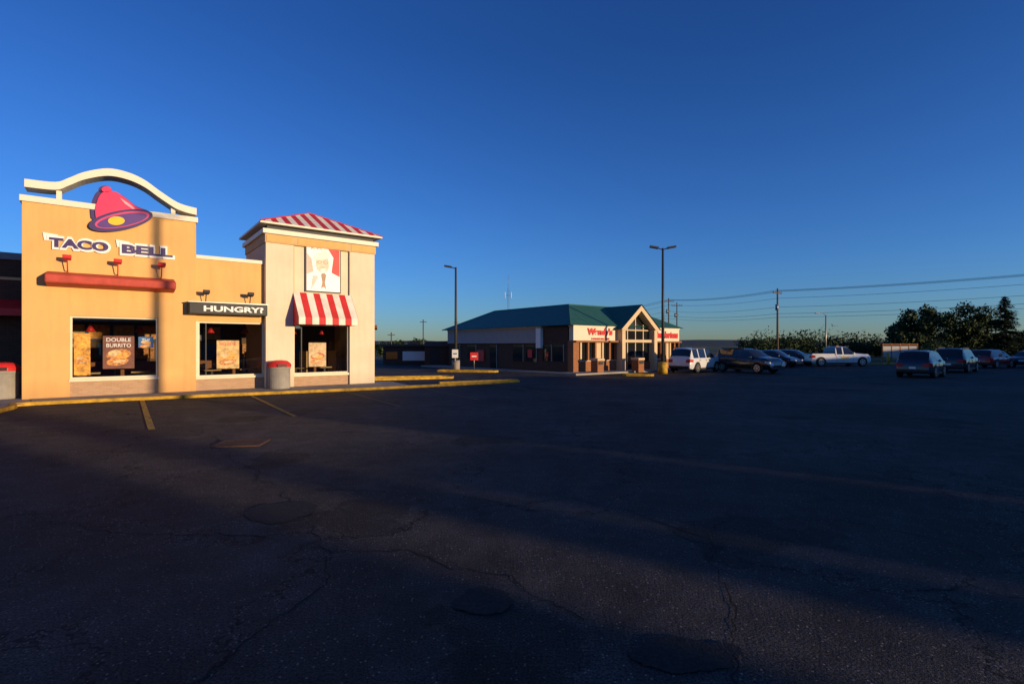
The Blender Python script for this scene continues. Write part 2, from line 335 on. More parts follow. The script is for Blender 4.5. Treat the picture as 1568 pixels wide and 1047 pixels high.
wbox('right_side_wall',11.8,12.06,-.1,5.2,W,3.7,12,0)
for i,x in enumerate((8.45,10.87)): wbox('pier_joint_%d'%i,x-.015,x+.015,2.7,6.04,M['trimtan'],TY-.004,TY+.02,0)
ex0,ex1,ey0,ey1=7.08,12.32,TY-.28,3.98; ap=(9.7,1.85,8.02)
e=[(ex0,ey0,6.86),(ex1,ey0,6.86),(ex1,ey1,6.86),(ex0,ey1,6.86)]
sx=stripemat('roof_stripes_front','X',.52,(.8,.74,.62),(.55,.03,.03)); sy=stripemat('roof_stripes_side','Y',.52,(.8,.74,.62),(.55,.03,.03))
mk('hip_roof',e+[ap],[(0,1,4),(1,2,4),(2,3,4),(3,0,4)],None,A,mats=[sx,sy],mi=[0,1,0,1])
tube('hip_ridge',[e[0],ap,e[1]],.035,M['red'],A)
wbox('eave_fascia',ex0,ex1,6.78,6.855,C,ey0,ey1,0)
px0,px1,pz0,pz1=8.97,10.42,4.16,6.18; py=TY+.02
wbox('poster_frame',px0-.05,px1+.05,pz0-.05,pz1+.05,M['dark'],py,TY+.1,0)
wbox('poster_board',px0,px1,pz0,pz1,M['signwhite'],py-.02,py+.001,0)
def pp(n,pts,m,d): return prism(n,[(px0+a*(px1-px0),pz0+b*(pz1-pz0)) for a,b in pts],py-.02-d,py-.0205,m,A)
pp('poster_red_r',[(.74,.42),(.99,.34),(.99,.93),(.64,.93),(.80,.75)],mat('poster_washed_red',(.68,.09,.08),.6,.2),.004)
pp('poster_red_l',[(.01,.35),(.2,.42),(.14,.7),(.01,.8)],mat('poster_faded_red',(.75,.5,.4),.6),.004)
skin=mat('poster_portrait',(.78,.62,.46),.6,.15,6); ink=mat('poster_ink',(.45,.28,.18),.6,.2)
pp('portrait_shoulders',[(.12,.02),(.88,.02),(.84,.3),(.66,.42),(.34,.42),(.15,.3)],M['signwhite'],.006)
pp('portrait_tie',[(.5,.42),(.42,.36),(.46,.2),(.42,.06),(.5,.1),(.58,.04),(.54,.2),(.58,.36)],ink,.008)
pp('portrait_face',ell(.47,.6,.2,.2,0,24),skin,.009)
pp('portrait_hair',ell(.45,.77,.25,.09,.2,20),mat('poster_hair',(.8,.76,.68),.6,.05),.011)
pp('portrait_beard',ell(.48,.45,.08,.06,0,16),mat('poster_beard',(.85,.82,.76),.6,.05),.012)
for i,x in enumerate((.38,.56)):
    pp('glasses_%d'%i,ell(x,.63,.07,.035,0,16),ink,.012); pp('lens_%d'%i,ell(x,.63,.05,.024,0,16),skin,.014)
pp('mouth',[(.38,.53),(.47,.505),(.57,.53),(.47,.52)],ink,.013)
for i in range(5): pp('sketch_%d'%i,[(.14+.04*i,.05+.05*i),(.155+.04*i,.05+.05*i),(.2+.03*i,.33),(.185+.03*i,.33)],ink,.009)
text('poster_text','KFC',px0+.2,px0+.8,pz1-.22,pz1-.1,py-.025,ink,A,.003)
aw0,aw1=8.42,10.93
st=stripemat('awning_stripes','X',.56,(.8,.74,.62),(.62,.025,.025),.7,.0)
ya=TY-.0; yb=TY-.85
mk('awning',[(aw0,ya,4.05),(aw1,ya,4.05),(aw1,yb,2.95),(aw0,yb,2.95),(aw1,yb,2.66),(aw0,yb,2.66),(aw0,ya,2.66),(aw1,ya,2.66)],
   [(0,3,2,1),(3,5,4,2),(0,6,5,3),(1,2,4,7)],None,A,mats=[st,M['red']],mi=[0,0,1,1])
def window(x0,x1,z0,z1,y,mull):
    fw=.06; F=M['frame']
    wbox('win_frame_top',x0,x1,z1-fw,z1,F,y-.02,y+.06,0); wbox('win_frame_bot',x0,x1,z0,z0+fw,F,y-.02,y+.06,0)
    wbox('win_frame_l',x0,x0+fw,z0+fw,z1-fw,F,y-.02,y+.06,0); wbox('win_frame_r',x1-fw,x1,z0+fw,z1-fw,F,y-.02,y+.06,0)
    for q in mull: wbox('mullion',q-.02,q+.02,z0+fw,z1-fw,M['dark'],y-.01,y+.04,0)
    mk('glass',[(x0+fw,y+.02,z0+fw),(x1-fw,y+.02,z0+fw),(x1-fw,y+.02,z1-fw),(x0+fw,y+.02,z1-fw)],[(0,1,2,3)],M['glass'],A)
window(1.2,3.69,.62,2.80,.1,[]); window(4.97,7.34,.55,2.72,.16,[5.25]); window(8.45,10.87,.54,2.70,TY+.16,[8.8])
# interior
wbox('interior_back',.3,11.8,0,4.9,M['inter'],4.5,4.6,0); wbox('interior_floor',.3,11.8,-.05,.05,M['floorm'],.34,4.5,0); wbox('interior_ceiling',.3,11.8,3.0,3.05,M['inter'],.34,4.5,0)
for i,x in enumerate((1.7,3.2,5.6,6.9,8.9,10.2)):
    wbox('table_%d'%i,x-.3,x+.3,.74,.79,M['trimtan'],.9,1.6,.01); wbox('table_leg_%d'%i,x-.04,x+.04,.05,.74,M['dark'],1.2,1.28,0)
    wbox('booth_%d'%i,x-.62,x-.5,.05,1.15,M['obrick'],.8,1.7,.03)
    cyl('pendant_%d'%i,.16,0,.2,M['red'],A,(x,1.6,2.3),r2=.05); cyl('cord_%d'%i,.01,0,.55,M['dark'],A,(x,1.6,2.5),n=6)
wbox('service_counter',1,7,.05,1.1,M['obrick'],3.6,4.1,.02)
wbox('menu_board',.6,6.5,2.0,2.7,M['poster_b'],4.4,4.49,0)
for i in range(7): wbox('menu_panel_%d'%i,.75+i*.82,1.45+i*.82,2.06,2.64,M['poster_o'] if i%2 else M['poster_w'],4.37,4.399,0)
for i in range(9): wbox('wall_picture_%d'%i,.6+i*1.25,1.3+i*1.25,1.2,1.85,[M['poster_w'],M['poster_b'],M['poster_t']][i%3],4.45,4.499,0)
for i,x in enumerate((2.4,4.0,7.8,9.6,11.0)): wbox('partition_%d'%i,x,x+.06,.05,1.5,M['trimtan'],2.0,3.2,0)
def poster(n,x0,x1,z0,z1,y,ms,lab=None,labm=None):
    wbox(n+'_sheet',x0,x1,z0,z1,ms[0],y,y+.01,0)
    cx,cz=(x0+x1)/2,z0+(z1-z0)*.36; w_=(x1-x0)*.42
    for i,(dx,dz,a,b,mm) in enumerate([(0,.2,.95,.5,ms[1]),(-.1,-.35,.85,.4,M['poster_t']),(-.3,.3,.5,.3,M['poster_w']),(.3,.1,.5,.28,M['poster_o']),(.05,-.35,.5,.14,M['poster_w'])]):
        prism(n+'_food_%d'%i,ell(cx+dx*w_,cz+dz*w_*1.2,w_*a,w_*b,R(8),18),y-.004-.002*i,y-.002-.002*i+.0005,mm,A)
    if lab:
        for i,l in enumerate(lab): text(n+'_t%d'%i,l,x0+.1,x1-.1,z1-.2-.2*i,z1-.07-.2*i,y-.003,labm or M['signwhite'],A,.002)
poster('poster_burrito',2.08,2.98,.95,2.12,.085,[mat('poster_brown',(.16,.05,.03),.5,.3,4),M['poster_t']],['DOUBLE','BURRITO'])
poster('poster_menu',1.30,1.74,.75,2.2,.085,[mat('poster_amber',(.65,.3,.04),.5,.6,7),M['poster_t']])
poster('poster_small',3.1,3.55,1.7,2.1,.085,[M['poster_b'],M['poster_b']],['THE'])
poster('poster_bucket',5.62,6.42,.85,1.98,.145,[mat('poster_gold',(.58,.36,.13),.5,.5,6),M['poster_o']],['BIG BOX'],M['red'])
poster('poster_meal',9.1,9.85,.85,1.9,TY+.145,[mat('poster_sand',(.5,.33,.16),.5,.5,6),mat('poster_food_red',(.5,.12,.05),.5,.6,9)])
mk('red_canopy',[(.6,0,4.28),(4.2,0,4.28),(4.2,-.7,4.12),(.6,-.7,4.12),(4.2,-.7,3.84),(.6,-.7,3.84),(.6,0,3.76),(4.2,0,3.76)],
   [(0,3,2,1),(3,5,4,2),(0,6,5,3),(1,2,4,7),(5,6,7,4)],mat('canopy_red',(.50,.065,.04),.6,.2),A,bevel=.05)
box('slogan_sign',4.62,7.36,-.45,.08,2.98,3.42,M['dark'],A,.03); box('slogan_sign_trim',4.60,7.38,-.47,.08,3.42,3.46,M['steel'],A)
text('slogan_letters','HUNGRY?',5.1,7.2,3.09,3.31,-.46,M['signwhite'],A,.01,.035)
def goose(x,z,m,y=0):
    tube('lamp_arm',[(x,y,z-.42),(x,y-.25,z-.38),(x,y-.4,z-.05)],.018,m,A)
    mk('lamp_head',[(x-.12,y-.52,z-.02),(x+.12,y-.52,z-.02),(x+.1,y-.3,z-.08),(x-.1,y-.3,z-.08),(x-.12,y-.5,z+.1),(x+.12,y-.5,z+.1),(x+.1,y-.3,z+.06),(x-.1,y-.3,z+.06)],[(0,3,2,1),(4,5,6,7),(0,1,5,4),(1,2,6,5),(2,3,7,6),(3,0,4,7)],m,A,bevel=.015)
for x in (1.15,2.5,3.78): goose(x,4.72,M['red'])
for x in (5.2,6.75): goose(x,3.82,M['dark'],.08)
for w,x0,x1 in (('TACO',.68,2.24),('BELL',2.62,4.14)):
    text('letters_back_'+w.lower(),w,x0-.07,x1+.07,5.01,5.49,-.04,M['signwhite'],A,.03,.1)
    text('letters_'+w.lower(),w,x0,x1,5.09,5.41,-.085,M['purple'],A,.012,.045)
for x in (.55,2.48):
    prism('serif',[(x,5.30),(x+.35,5.30),(x+.35,5.52),(x-.04,5.56)],-.05,-.01,M['signwhite'],A)
body=cr([(1.84,6.2),(1.82,6.5),(1.88,6.85),(1.98,7.10),(2.13,7.22),(2.35,7.25),(2.62,7.14),(2.87,6.94),(3.06,6.80),(3.35,6.72)],4)
prism('bell_back',[(a-.08 if a<2.6 else a,b+.03) for a,b in body]+[(3.4,6.5),(2.6,6.2),(2.0,5.95)],-.06,-.0,M['purple'],A)
prism('bell_knob_back',ell(2.14,7.27,.19,.14,.4,20),-.06,0,M['purple'],A); prism('bell_knob',ell(2.18,7.28,.14,.10,.4,20),-.12,-.061,M['pink'],A)
prism('bell_body',[(a+.05 if a<2.5 else a,b) for a,b in body]+[(3.4,6.6),(2.6,6.3),(2.1,6.05)],-.12,-.061,M['pink'],A,bevel=.01)
prism('bell_highlight',cr([(2.55,7.06),(2.85,6.86),(3.0,6.72)],4)+[(2.95,6.68),(2.7,6.86)],-.13,-.121,mat('pink_highlight',(.85,.35,.4),.4),A)
prism('bell_rim',ell(2.61,6.25,.97,.335,R(22),44),-.16,-.121,M['purple'],A)
prism('bell_rim_pink',ell(2.64,6.27,.83,.25,R(22),44),-.17,-.161,mat('rim_pink',(.6,.05,.16),.4),A)
prism('bell_mouth',ell(2.64,6.25,.76,.20,R(22),44),-.178,-.171,mat('rim_purple2',(.09,.03,.2),.4),A)
prism('bell_clapper',ell(2.46,6.20,.24,.15,R(15),26),-.19,-.179,M['yellow'],A)
top=cr([(.08,7.22),(.83,7.26),(1.17,7.46),(1.6,7.76),(2.22,8.01),(2.78,7.99),(3.26,7.82),(3.7,7.52),(4.16,7.23),(4.47,7.11),(4.9,7.05)],5)
pts=[(a,b-.26) for a,b in top]+top[::-1]
prism('arch_swoosh',pts,-.18,.55,C,A)
for x,zt in ((.92,7.02),(4.16,7.0)):
    wbox('arch_post',x-.07,x+.07,6.71,zt,C,0,.3,0)
wbox('wing_wall',-9,-.02,-.1,4.95,M['dbrick'],3.2,12,0); wbox('wing_cap',-9,-.02,4.95,5.2,mat('blue_grey_cap',(.2,.25,.3),.6),3.1,12,0)
wbox('wing_band',-9,-.02,4.2,4.3,M['trimtan'],3.15,3.2,0)
mk('wing_awning',[(-3.5,3.2,3.5),(-.1,3.2,3.5),(-.1,2.3,3.1),(-3.5,2.3,3.1),(-.1,2.3,2.85),(-3.5,2.3,2.85),(-3.5,3.2,2.85),(-.1,3.2,2.85)],[(0,3,2,1),(3,5,4,2),(0,6,5,3),(1,2,4,7)],M['red'],A)
wbox('wing_door',-2.2,-1.1,0,2.2,M['dglass'],3.15,3.2,0)

def bin_(x,y,z,s=1):
    e=empty('trash_can',(x,y,z),TH); e.scale=(s,s,s)
    lathe('body',[(.40,0),(.42,.04),(.42,.78),(.44,.82),(.44,.88)],M['concrete'],e)
    lathe('lid',[(.46,.885),(.46,.98),(.40,1.06),(.3,1.13),(.12,1.16)],M['red'],e)
    box('flap',-.18,.18,-.47,-.44,.9,1.0,M['dark'],e,.01)
bin_(-9.55,21.0,.1); bin_(-17.05,17.1,.09,1.05)

# ------------------------------------------------------------------ restaurant B (burger)
B=empty('fast_food_restaurant',(4.03,33.6,.06),TH)
def b2(n,x0,x1,y0,y1,z0,z1,m,bv=0): return box(n,x0,x1,y0,y1,z0,z1,m,B,bv)
cream=mat('cream_panel',(.64,.47,.28),.8,.08,1); band=mat('sign_band_white',(.72,.62,.46),.7,.06,1)
b2('core',.4,11.4,.6,15.5,-.1,3.0,M['dbrick'])
for i,(x0,x1) in enumerate([(0,4.3),(8.3,11.83)]):
    b2('sign_wall_%d'%i,x0,x1,0,.4,2.1,3.05,band,.01); b2('sign_cap_%d'%i,x0-.04,x1+.04,-.05,.45,3.05,3.14,C)
    b2('sill_wall_%d'%i,x0,x1,.05,.4,-.1,.72,M['obrick'])
    b2('glass_%d'%i,x0+.05,x1-.05,.2,.25,.72,2.1,M['dglass'])
    b2('sill_%d'%i,x0,x1,0,.3,.72,.78,cream)
    n=6
    for j in range(n+1):
        x=x0+(x1-x0)*j/n; b2('pier_%d_%d'%(i,j),x-(.07 if j else 0),x+(.07 if j<n else 0),-.0,.4,.78,2.1,cream if j%3==1 else M['obrick'])
    b2('awning_band_%d'%i,x0+.02,x1-.02,-.25,.0,2.0,2.12,M['obrick'])
    if i==0: b2('cream_infill',x0+2.2,x0+2.8,.1,.19,.78,2.1,cream)
    else: b2('cream_infill',x0+1.8,x0+2.3,.1,.19,.78,2.1,cream)
b2('corner_pier',-.03,.5,-.03,.5,-.1,2.1,M['obrick'])
prism('gable_post_l',[(4.3,-.1),(4.65,-.1),(4.65,2.9),(4.3,2.9)],-.5,.4,cream,B); prism('gable_post_r',[(7.95,-.1),(8.3,-.1),(8.3,2.9),(7.95,2.9)],-.5,.4,cream,B)
prism('gable_rafter_l',[(4.1,2.9),(4.6,2.9),(6.3,4.28),(6.3,4.66)],-.6,.4,cream,B); prism('gable_rafter_r',[(6.3,4.28),(8.0,2.9),(8.5,2.9),(6.3,4.66)],-.6,.4,cream,B)
b2('gable_beam',4.65,7.95,-.3,-.1,2.0,2.2,cream)
mk('gable_glass',[(4.65,.0,-.1),(7.95,.0,-.1),(7.95,.0,2.9),(6.3,.0,4.25),(4.65,.0,2.9)],[(0,1,2,3,4)],M['dglass'],B)
for x in (5.4,6.3,7.2): b2('gable_mullion',x-.04,x+.04,-.06,-.01,-.1,3.3 if x!=6.3 else 4.1,cream)
b2('gable_transom',4.65,7.95,-.07,-.01,2.85,2.93,cream); b2('gable_base_l',4.65,5.4,-.09,-.02,-.1,.6,M['obrick']); b2('gable_base_r',7.2,7.95,-.09,-.02,-.1,.6,M['obrick'])
mk('gable_roof',[(4.0,-.65,2.9),(6.3,-.65,4.74),(6.3,3.4,4.74),(4.0,3.4,2.9),(8.6,-.65,2.9),(8.6,3.4,2.9)],[(0,1,2,3),(1,4,5,2)],M['greeny'],B)
b2('side_brick',0,.4,.5,3.1,-.1,3.05,M['dbrick']); b2('side_fascia',-.05,.4,3.1,15.9,1.95,3.05,M['grey']); b2('side_fascia_cap',-.1,.45,3.1,15.9,3.05,3.13,C)
b2('side_lower',.1,.4,3.1,15.9,-.1,1.95,M['dbrick'])
b2('white_pilaster',-.25,.0,3.0,3.5,1.6,3.0,M['signwhite'])
for j,(y0,y1,z0) in enumerate([(.9,1.9,.7),(2.1,3.0,.7),(3.8,5.0,.6),(5.3,6.5,.6),(8.6,9.5,0),(11.5,12.8,.7),(14,14.9,0)]): 
    b2('side_window_%d'%j,-.05 if y0<3.1 else .05,.1 if y0>3.1 else .0,y0,y1,z0,1.8,M['dglass']); b2('side_frame_%d'%j,-.07 if y0<3.1 else .03,.1,y0-.06,y0,z0,1.86,M['steel'])
b2('side_red_poster',.0,.045,4.2,4.7,.9,1.5,M['red']); b2('side_red_poster2',.0,.09,10.3,11.2,.5,1.4,M['red'])
r0=[(-.45,-.2,3.13),(12.2,-.2,3.13),(12.2,16.2,3.13),(-.45,16.2,3.13)]; r1=[(2.5,3.0,4.78),(9.3,3.0,4.78),(9.3,12.2,4.78),(2.5,12.2,4.78)]
gy=stripemat('green_seam_y','Y',.5,(.03,.12,.08),(.015,.07,.045),.5,0,.86)
mk('hip_roof',r0+r1,[(0,1,5,4),(1,2,6,5),(2,3,7,6),(3,0,4,7),(4,5,6,7)],None,B,mats=[M['green'],gy,M['roofd']],mi=[0,1,0,1,2])
for k_ in range(2): tube('ridge_cap_%d'%k_,[r0[0],r1[0],r1[3],r0[3]] if k_==0 else [r1[0],r1[1]],.04,M['greeny'],B)
text('sign_letters','Wendy\'s',1.3,3.8,2.36,2.97,-.02,M['red'],B,.03,.05,.1); text('sign_sub','HAMBURGERS',1.7,3.5,2.17,2.3,-.02,M['red'],B,.02,.03)
text('sign_letters_r','Tim Hortons',8.55,11.6,2.33,2.88,-.02,M['red'],B,.03,.05,.1)
b2('rooftop_vent',5.0,5.3,6,6.3,4.78,5.0,M['steel'])
for s_,o_ in ((1.2,1.0),(4.6,1.6)):
    e=empty('trash_can',(4.03+.788*s_+.616*o_,33.6+.616*s_-.788*o_,0),TH)
    box('body',-.3,.3,-.3,.3,0,.85,M['obrick'],e,.02); box('lid',-.34,.34,-.34,.34,.85,1.0,cream,e,.03); box('opening',-.2,.2,-.345,-.3,.6,.8,M['dark'],e)
mk('sidewalk',[(x,y,.1) for x,y in [(4.0,31.6),(14.5,39.8),(13.3,41.3),(3.2,33.4),(-6.5,45.8),(-7.9,44.8)]],[(0,1,2,3),(0,3,4,5)],M['concrete'])
kerb('kerb',[(-7.9,44.7),(3.95,31.5),(14.6,39.7)],.14,.11,M['concrete'])
def island(pts): 
    c=cr(pts+[pts[0]],4); kerb('kerb',c,.15,.13,M['ypaint'])
island([(-5.2,35.8),(-1.6,35.0),(-1.3,35.8),(-4.8,36.6)]); island([(6.9,31.0),(8.3,30.7),(8.4,31.4),(7.0,31.7)])

# ------------------------------------------------------------------ lamps, signs, poles
def lamp(name,x,y,h,heads,rz=0,base=None):
    e=empty(name,(x,y,0),rz)
    cyl('foundation',.3,0,.75,base or M['concrete'],e,n=20); cyl('mast',.11,.75,h,M['pole'],e,r2=.07,n=12)
    box('base_plate',-.2,.2,-.2,.2,.75,.79,M['pole'],e)
    for s in heads:
        tube('arm',[(0,0,h-.1),(s*.35,0,h+.02)],.035,M['pole'],e)
        mk('head',[(s*.3,-.16,h-.04),(s*.85,-.16,h+.06),(s*.85,.16,h+.06),(s*.3,.16,h-.04),(s*.3,-.12,h+.08),(s*.83,-.12,h+.17),(s*.83,.12,h+.17),(s*.3,.12,h+.08)],[(0,3,2,1),(4,5,6,7),(0,1,5,4),(1,2,6,5),(2,3,7,6),(3,0,4,7)],M['pole'],e)
    return e
lamp('street_lamp',-4.15,37.8,7.6,(-1,)); lamp('street_lamp',9.87,33.5,8.2,(-1,1),0,M['ypaint'])
e=lamp('street_lamp',22.0,-2.4,10.3,(-1,1),R(20)); 
for c_ in e.children:
    if c_.name.startswith('mast'): c_.scale=(1.7,1.7,1)
e=empty('street_lamp',(38,62,0)); cyl('mast',.1,0,5.5,M['steel'],e,r2=.06,n=10); tube('arm',[(0,0,5.4),(-.3,0,5.75),(-.9,0,5.75)],.04,M['steel'],e); box('head',-1.3,-.8,-.12,.12,5.66,5.78,M['steel'],e,.03)
def sign(x,y,h,col,w,hh,nm,rz=0):
    e=empty(nm,(x,y,0),rz); cyl('post',.03,0,h,M['steel'],e,n=8)
    prism('panel',[(-w,h-2*hh),(w,h-2*hh),(w,h),(-w,h)],-.05,-.03,col,e,bevel=.01)
    box('legend',-w*.6,w*.6,-.056,-.051,h-hh*1.15,h-hh*.85,M['signwhite'] if col!=M['signwhite'] else M['poster_b'],e)
sign(-2.7,36.5,1.35,M['red'],.28,.28,'do_not_enter_sign',R(5)); sign(-4.1,36.9,1.55,M['signwhite'],.22,.3,'parking_sign')
def upole(x,y,h,rz):
    e=empty('utility_pole',(x,y,0),rz); cyl('pole',.16,0,h,M['wood'],e,r2=.1,n=10)
    box('crossarm',-1.1,1.1,-.06,.06,h-.7,h-.55,M['wood'],e)
    for q in (-1,-.5,.5,1): cyl('insulator',.05,h-.55,h-.38,M['steel'],e,loc=(q,0,0),n=8)
    box('transformer_bracket',-.1,.35,-.08,.08,h-2.6,h-2.5,M['wood'],e); cyl('transformer',.2,h-3.0,h-2.2,M['steel'],e,loc=(-.35,-.1,0),n=14)
    return e
P=[(68,46,10.6),(36.3,70,9.6),(30.6,100,11.0),(24,150,11.5)]
upole(*P[0],R(50)); upole(*P[1],R(35)); upole(*P[2],R(10)); upole(33.5,104,10.5,0)
wires=empty('overhead_wires')
for (dz,dx) in [(0,-1),(0,0.0),(0,1),(-1.0,0),(-2.2,0),(-3.1,0),(-3.6,0)]:
    for i in range(3):
        p,q=P[i],P[i+1]; pts=[]
        for j in range(17):
            t=j/16; pts.append((p[0]+(q[0]-p[0])*t+dx*.7,p[1]+(q[1]-p[1])*t+dx*.7,p[2]+(q[2]-p[2])*t+dz-.35-4*t*(1-t)*.45))
        tube('wire',pts,.018,M['dark'],wires)
e=empty('radio_mast',(-1.5,200,0)); 
for i in range(3):
    a_=R(120*i); cyl('leg_%d'%i,.06,0,24,M['steel'],e,loc=(.35*math.cos(a_),.35*math.sin(a_),0),n=6)
for i in range(24): box('lattice_%d'%i,-.35,.35,-.04,.04,i,i+.07,M['steel'],e)
cyl('antenna',.05,24,29,M['steel'],e,n=6)
for q in (-1.2,1.2): cyl('dipole',.12,20,22.5,M['signwhite'],e,loc=(q,0,0),n=6)
tube('stay',[(-1.2,0,21.2),(1.2,0,21.2)],.06,M['steel'],e)

e=empty('low_commercial_building',(-12.6,50,0),R(4))
box('body',0,4.6,0,6,0,1.75,M['dbrick'],e); box('roof_edge',-.2,4.8,-.3,6.3,1.75,1.95,M['roofd'],e); 
box('white_panel',1.9,4.3,-.06,0,.35,1.25,M['signwhite'],e); box('window',.3,1.4,-.04,0,.5,1.2,M['dglass'],e); box('post',4.45,4.6,-.32,-.2,0,1.75,M['signwhite'],e); box('sign_top',2.4,3.6,-.2,-.1,1.95,2.2,M['obrick'],e)
e=empty('storage_shed',(-8.0,47,0),R(10)); box('body',0,2.6,0,3,0,1.75,M['dbrick'],e); prism('roof',[(-.15,1.75),(2.75,1.75),(2.5,2.2),(.1,2.2)],-.2,3.2,M['roofd'],e); box('door',.5,1.3,-.04,0,0,1.5,M['dark'],e)
for x,y,h in ((-13,75,5.6),(-16.5,70,3.6),(-12,110,7)):
    e=empty('utility_pole',(x,y,0)); cyl('pole',.08,0,h,M['wood'],e,n=8); box('crossarm',-.5,.5,-.05,.05,h-.4,h-.3,M['wood'],e)
e=empty('shop_sign',(-14.2,52,0)); cyl('post',.06,0,3.8,M['steel'],e,n=8); box('board',-.15,.5,-.05,.05,3.4,3.9,M['obrick'],e)
e=empty('dumpster_enclosure',(42.0,58,0),R(10))
for i in range(4):
    box('panel_%d'%i,i*1.15,i*1.15+1.05,-.05,.05,.5,1.75,M['grey'],e); box('post_%d'%i,i*1.15-.08,i*1.15,-.08,.08,0,2.05,M['obrick'],e)
box('post_end',4.55,4.63,-.08,.08,0,2.05,M['obrick'],e); box('top_rail',-.08,4.63,-.06,.06,1.9,2.0,M['obrick'],e); box('side',4.5,4.6,.08,3,.3,1.8,M['grey'],e)
kerb('kerb',[(14,50),(60,50),(95,47)],.2,.13,M['ypaint'])
for x,y in ((58,48.5),(36,49),(31,49)):
    e=empty('bollard',(x,y,0)); cyl('post',.12,0,1.0,M['ypaint'],e,n=12); lathe('cap',[(.12,1.0),(.1,1.06),(.04,1.1)],M['ypaint'],e)

# ------------------------------------------------------------------ vehicles (lofted bodies)
def carpaint(n,c): return mat(n,c,.25,.03,1,coat=.6,spec=.5)
def lerpk(keys,x):
    if x<=keys[0][0]: return keys[0][1]
    for (a,b),(c,d) in zip(keys,keys[1:]):
        if x<=c: t=(x-a)/(c-a); return b+(d-b)*t
    return keys[-1][1]
def vehicle(name,kind,x,y,heading,paint,H=1.6,L=4.5,Wd=1.82):
    e=empty(name,(x,y,0),heading)  # +x local = forward
    hw=Wd/2; hl=L/2; wr=.34 if kind!='pickup' else .39; wx0,wx1=-hl+.82,hl-.88
    belt=H*.6
    if kind=='sedan': top=[(-hl,.62),(-hl+.06,belt-.04),(-hl+.5,belt+.05),(-hl+.72,belt+.08),(-hl+1.35,H-.07),(-hl+1.8,H),(.1,H),(.45,H-.06),(1.15,belt+.07),(hl-.45,belt-.1),(hl-.12,belt-.25),(hl,.5)]; wind=(.42,1.15); rear=(-hl+.75,-hl+1.3); cab=(-hl+.85,1.05); pill=[-hl+1.55,-.25]
    elif kind=='hatch': top=[(-hl,.6),(-hl+.05,belt-.02),(-hl+.13,belt+.12),(-hl+.42,H-.09),(-hl+.6,H-.03),(-hl+1.4,H),(.0,H),(.45,H-.07),(1.2,belt+.1),(hl-.4,belt-.06),(hl-.1,belt-.24),(hl,.5)]; wind=(.42,1.18); rear=(-hl+.15,-hl+.4); cab=(-hl+.5,1.1); pill=[-hl+1.15,-.15]
    elif kind=='suv': top=[(-hl,.65),(-hl+.05,belt),(-hl+.12,belt+.12),(-hl+.36,H-.07),(-hl+.5,H-.01),(-hl+1.6,H+.02),(.1,H),(.5,H-.07),(1.15,belt+.12),(hl-.35,belt+.02),(hl-.08,belt-.16),(hl,.55)]; wind=(.48,1.13); rear=(-hl+.14,-hl+.34); cab=(-hl+.42,1.05); pill=[-hl+1.1,-.12]
    else: top=[(-hl,.6),(-hl+.03,belt),(-.62,belt),(-.6,belt+.02),(-.5,H-.08),(-.35,H-.01),(.3,H),(.7,H-.06),(1.25,belt+.12),(hl-.3,belt+.04),(hl-.08,belt-.08),(hl,.6)]; wind=(.68,1.23); rear=(-.6,-.5); cab=(-.46,1.15); pill=[.12]
    xs=set([-hl,hl]+[k[0] for k in top])
    nst=int(L/.1)
    for i in range(nst+1):
        xx=round(-hl+L*i/nst,3)
        if all(abs(xx-q)>.035 for q in xs): xs.add(xx)
    for pq in pill: xs|={pq-.05,pq+.05}
    xs=sorted(xs); V=[];F=[];MI=[]
    for xx in xs:
        zt=lerpk(top,xx); t=max(0,(abs(xx)-hl*.72)/(hl*.28)); w=hw*(1-.13*t*t)
        bz=min(belt,zt-.05); cabn=max(0,min(1,(zt-belt-.06)/(H-belt-.08)))
        we=w*(.9-.13*cabn) if cabn>0 else w*.9
        zb=.24+.1*max(0,t-.3)
        ring=[(w*.9,zb),(w*.985,zb+.14),(w,(zb+bz)*.5+.02),(w*.985,bz-.06),(w*.945,bz),(we,zt-.06 if cabn>0 else zt-.015),(we*.7,zt),(0,zt+.015)]
        ring=[(a,max(b,zb+.01) if i else b) for i,(a,b) in enumerate(ring)]
        full=[(-a,b) for a,b in ring]+[(a,b) for a,b in ring[-2::-1]]
        V+=[(xx,a,b) for a,b in full]
    n=15
    for i in range(len(xs)-1):
        xm=(xs[i]+xs[i+1])/2
        for j in range(n-1):
            a=i*n+j; F.append((a,a+1,a+n+1,a+n))
            jj=j if j<7 else 13-j; g=0
            if jj==4 and cab[0]<xm<cab[1] and lerpk(top,xm)>belt+.14 and all(abs(xm-q)>.05 for q in pill): g=1
            if jj in(5,6) and (wind[0]<xm<wind[1] or rear[0]<xm<rear[1]): g=1
            MI.append(g)
        F.append((i*n,i*n+n,i*n+2*n-1,i*n+n-1)); MI.append(2)
    F.append(tuple(range(n))); MI.append(0); k=(len(xs)-1)*n; F.append(tuple(range(k+n-1,k-1,-1))); MI.append(0)
    o=mk('body',V,F,None,e,mats=[paint,M['carglass'],M['dark']],mi=MI); recalc(o)
    for p_ in o.data.polygons: p_.use_smooth=True
    o.data.set_sharp_from_angle(angle=R(38))
    if kind=='pickup':
        box('bed_liner',-hl+.1,-.68,-hw+.14,hw-.14,belt+.016,belt+.022,M['dark'],e)
        for s in(-1,1): box('bed_rail',-hl+.04,-.64,s*(hw-.1)-.05,s*(hw-.1)+.05,belt-.02,belt+.07,paint,e,.02)
        box('beacon_bar',-.2,.05,-.4,.4,H+.01,H+.11,M['obrick'],e,.03)
        for s in(-1,1): box('door_logo',-.1,.6,s*(hw+.002)-.004,s*(hw+.002)+.004,.7,.86,M['yellow'],e)
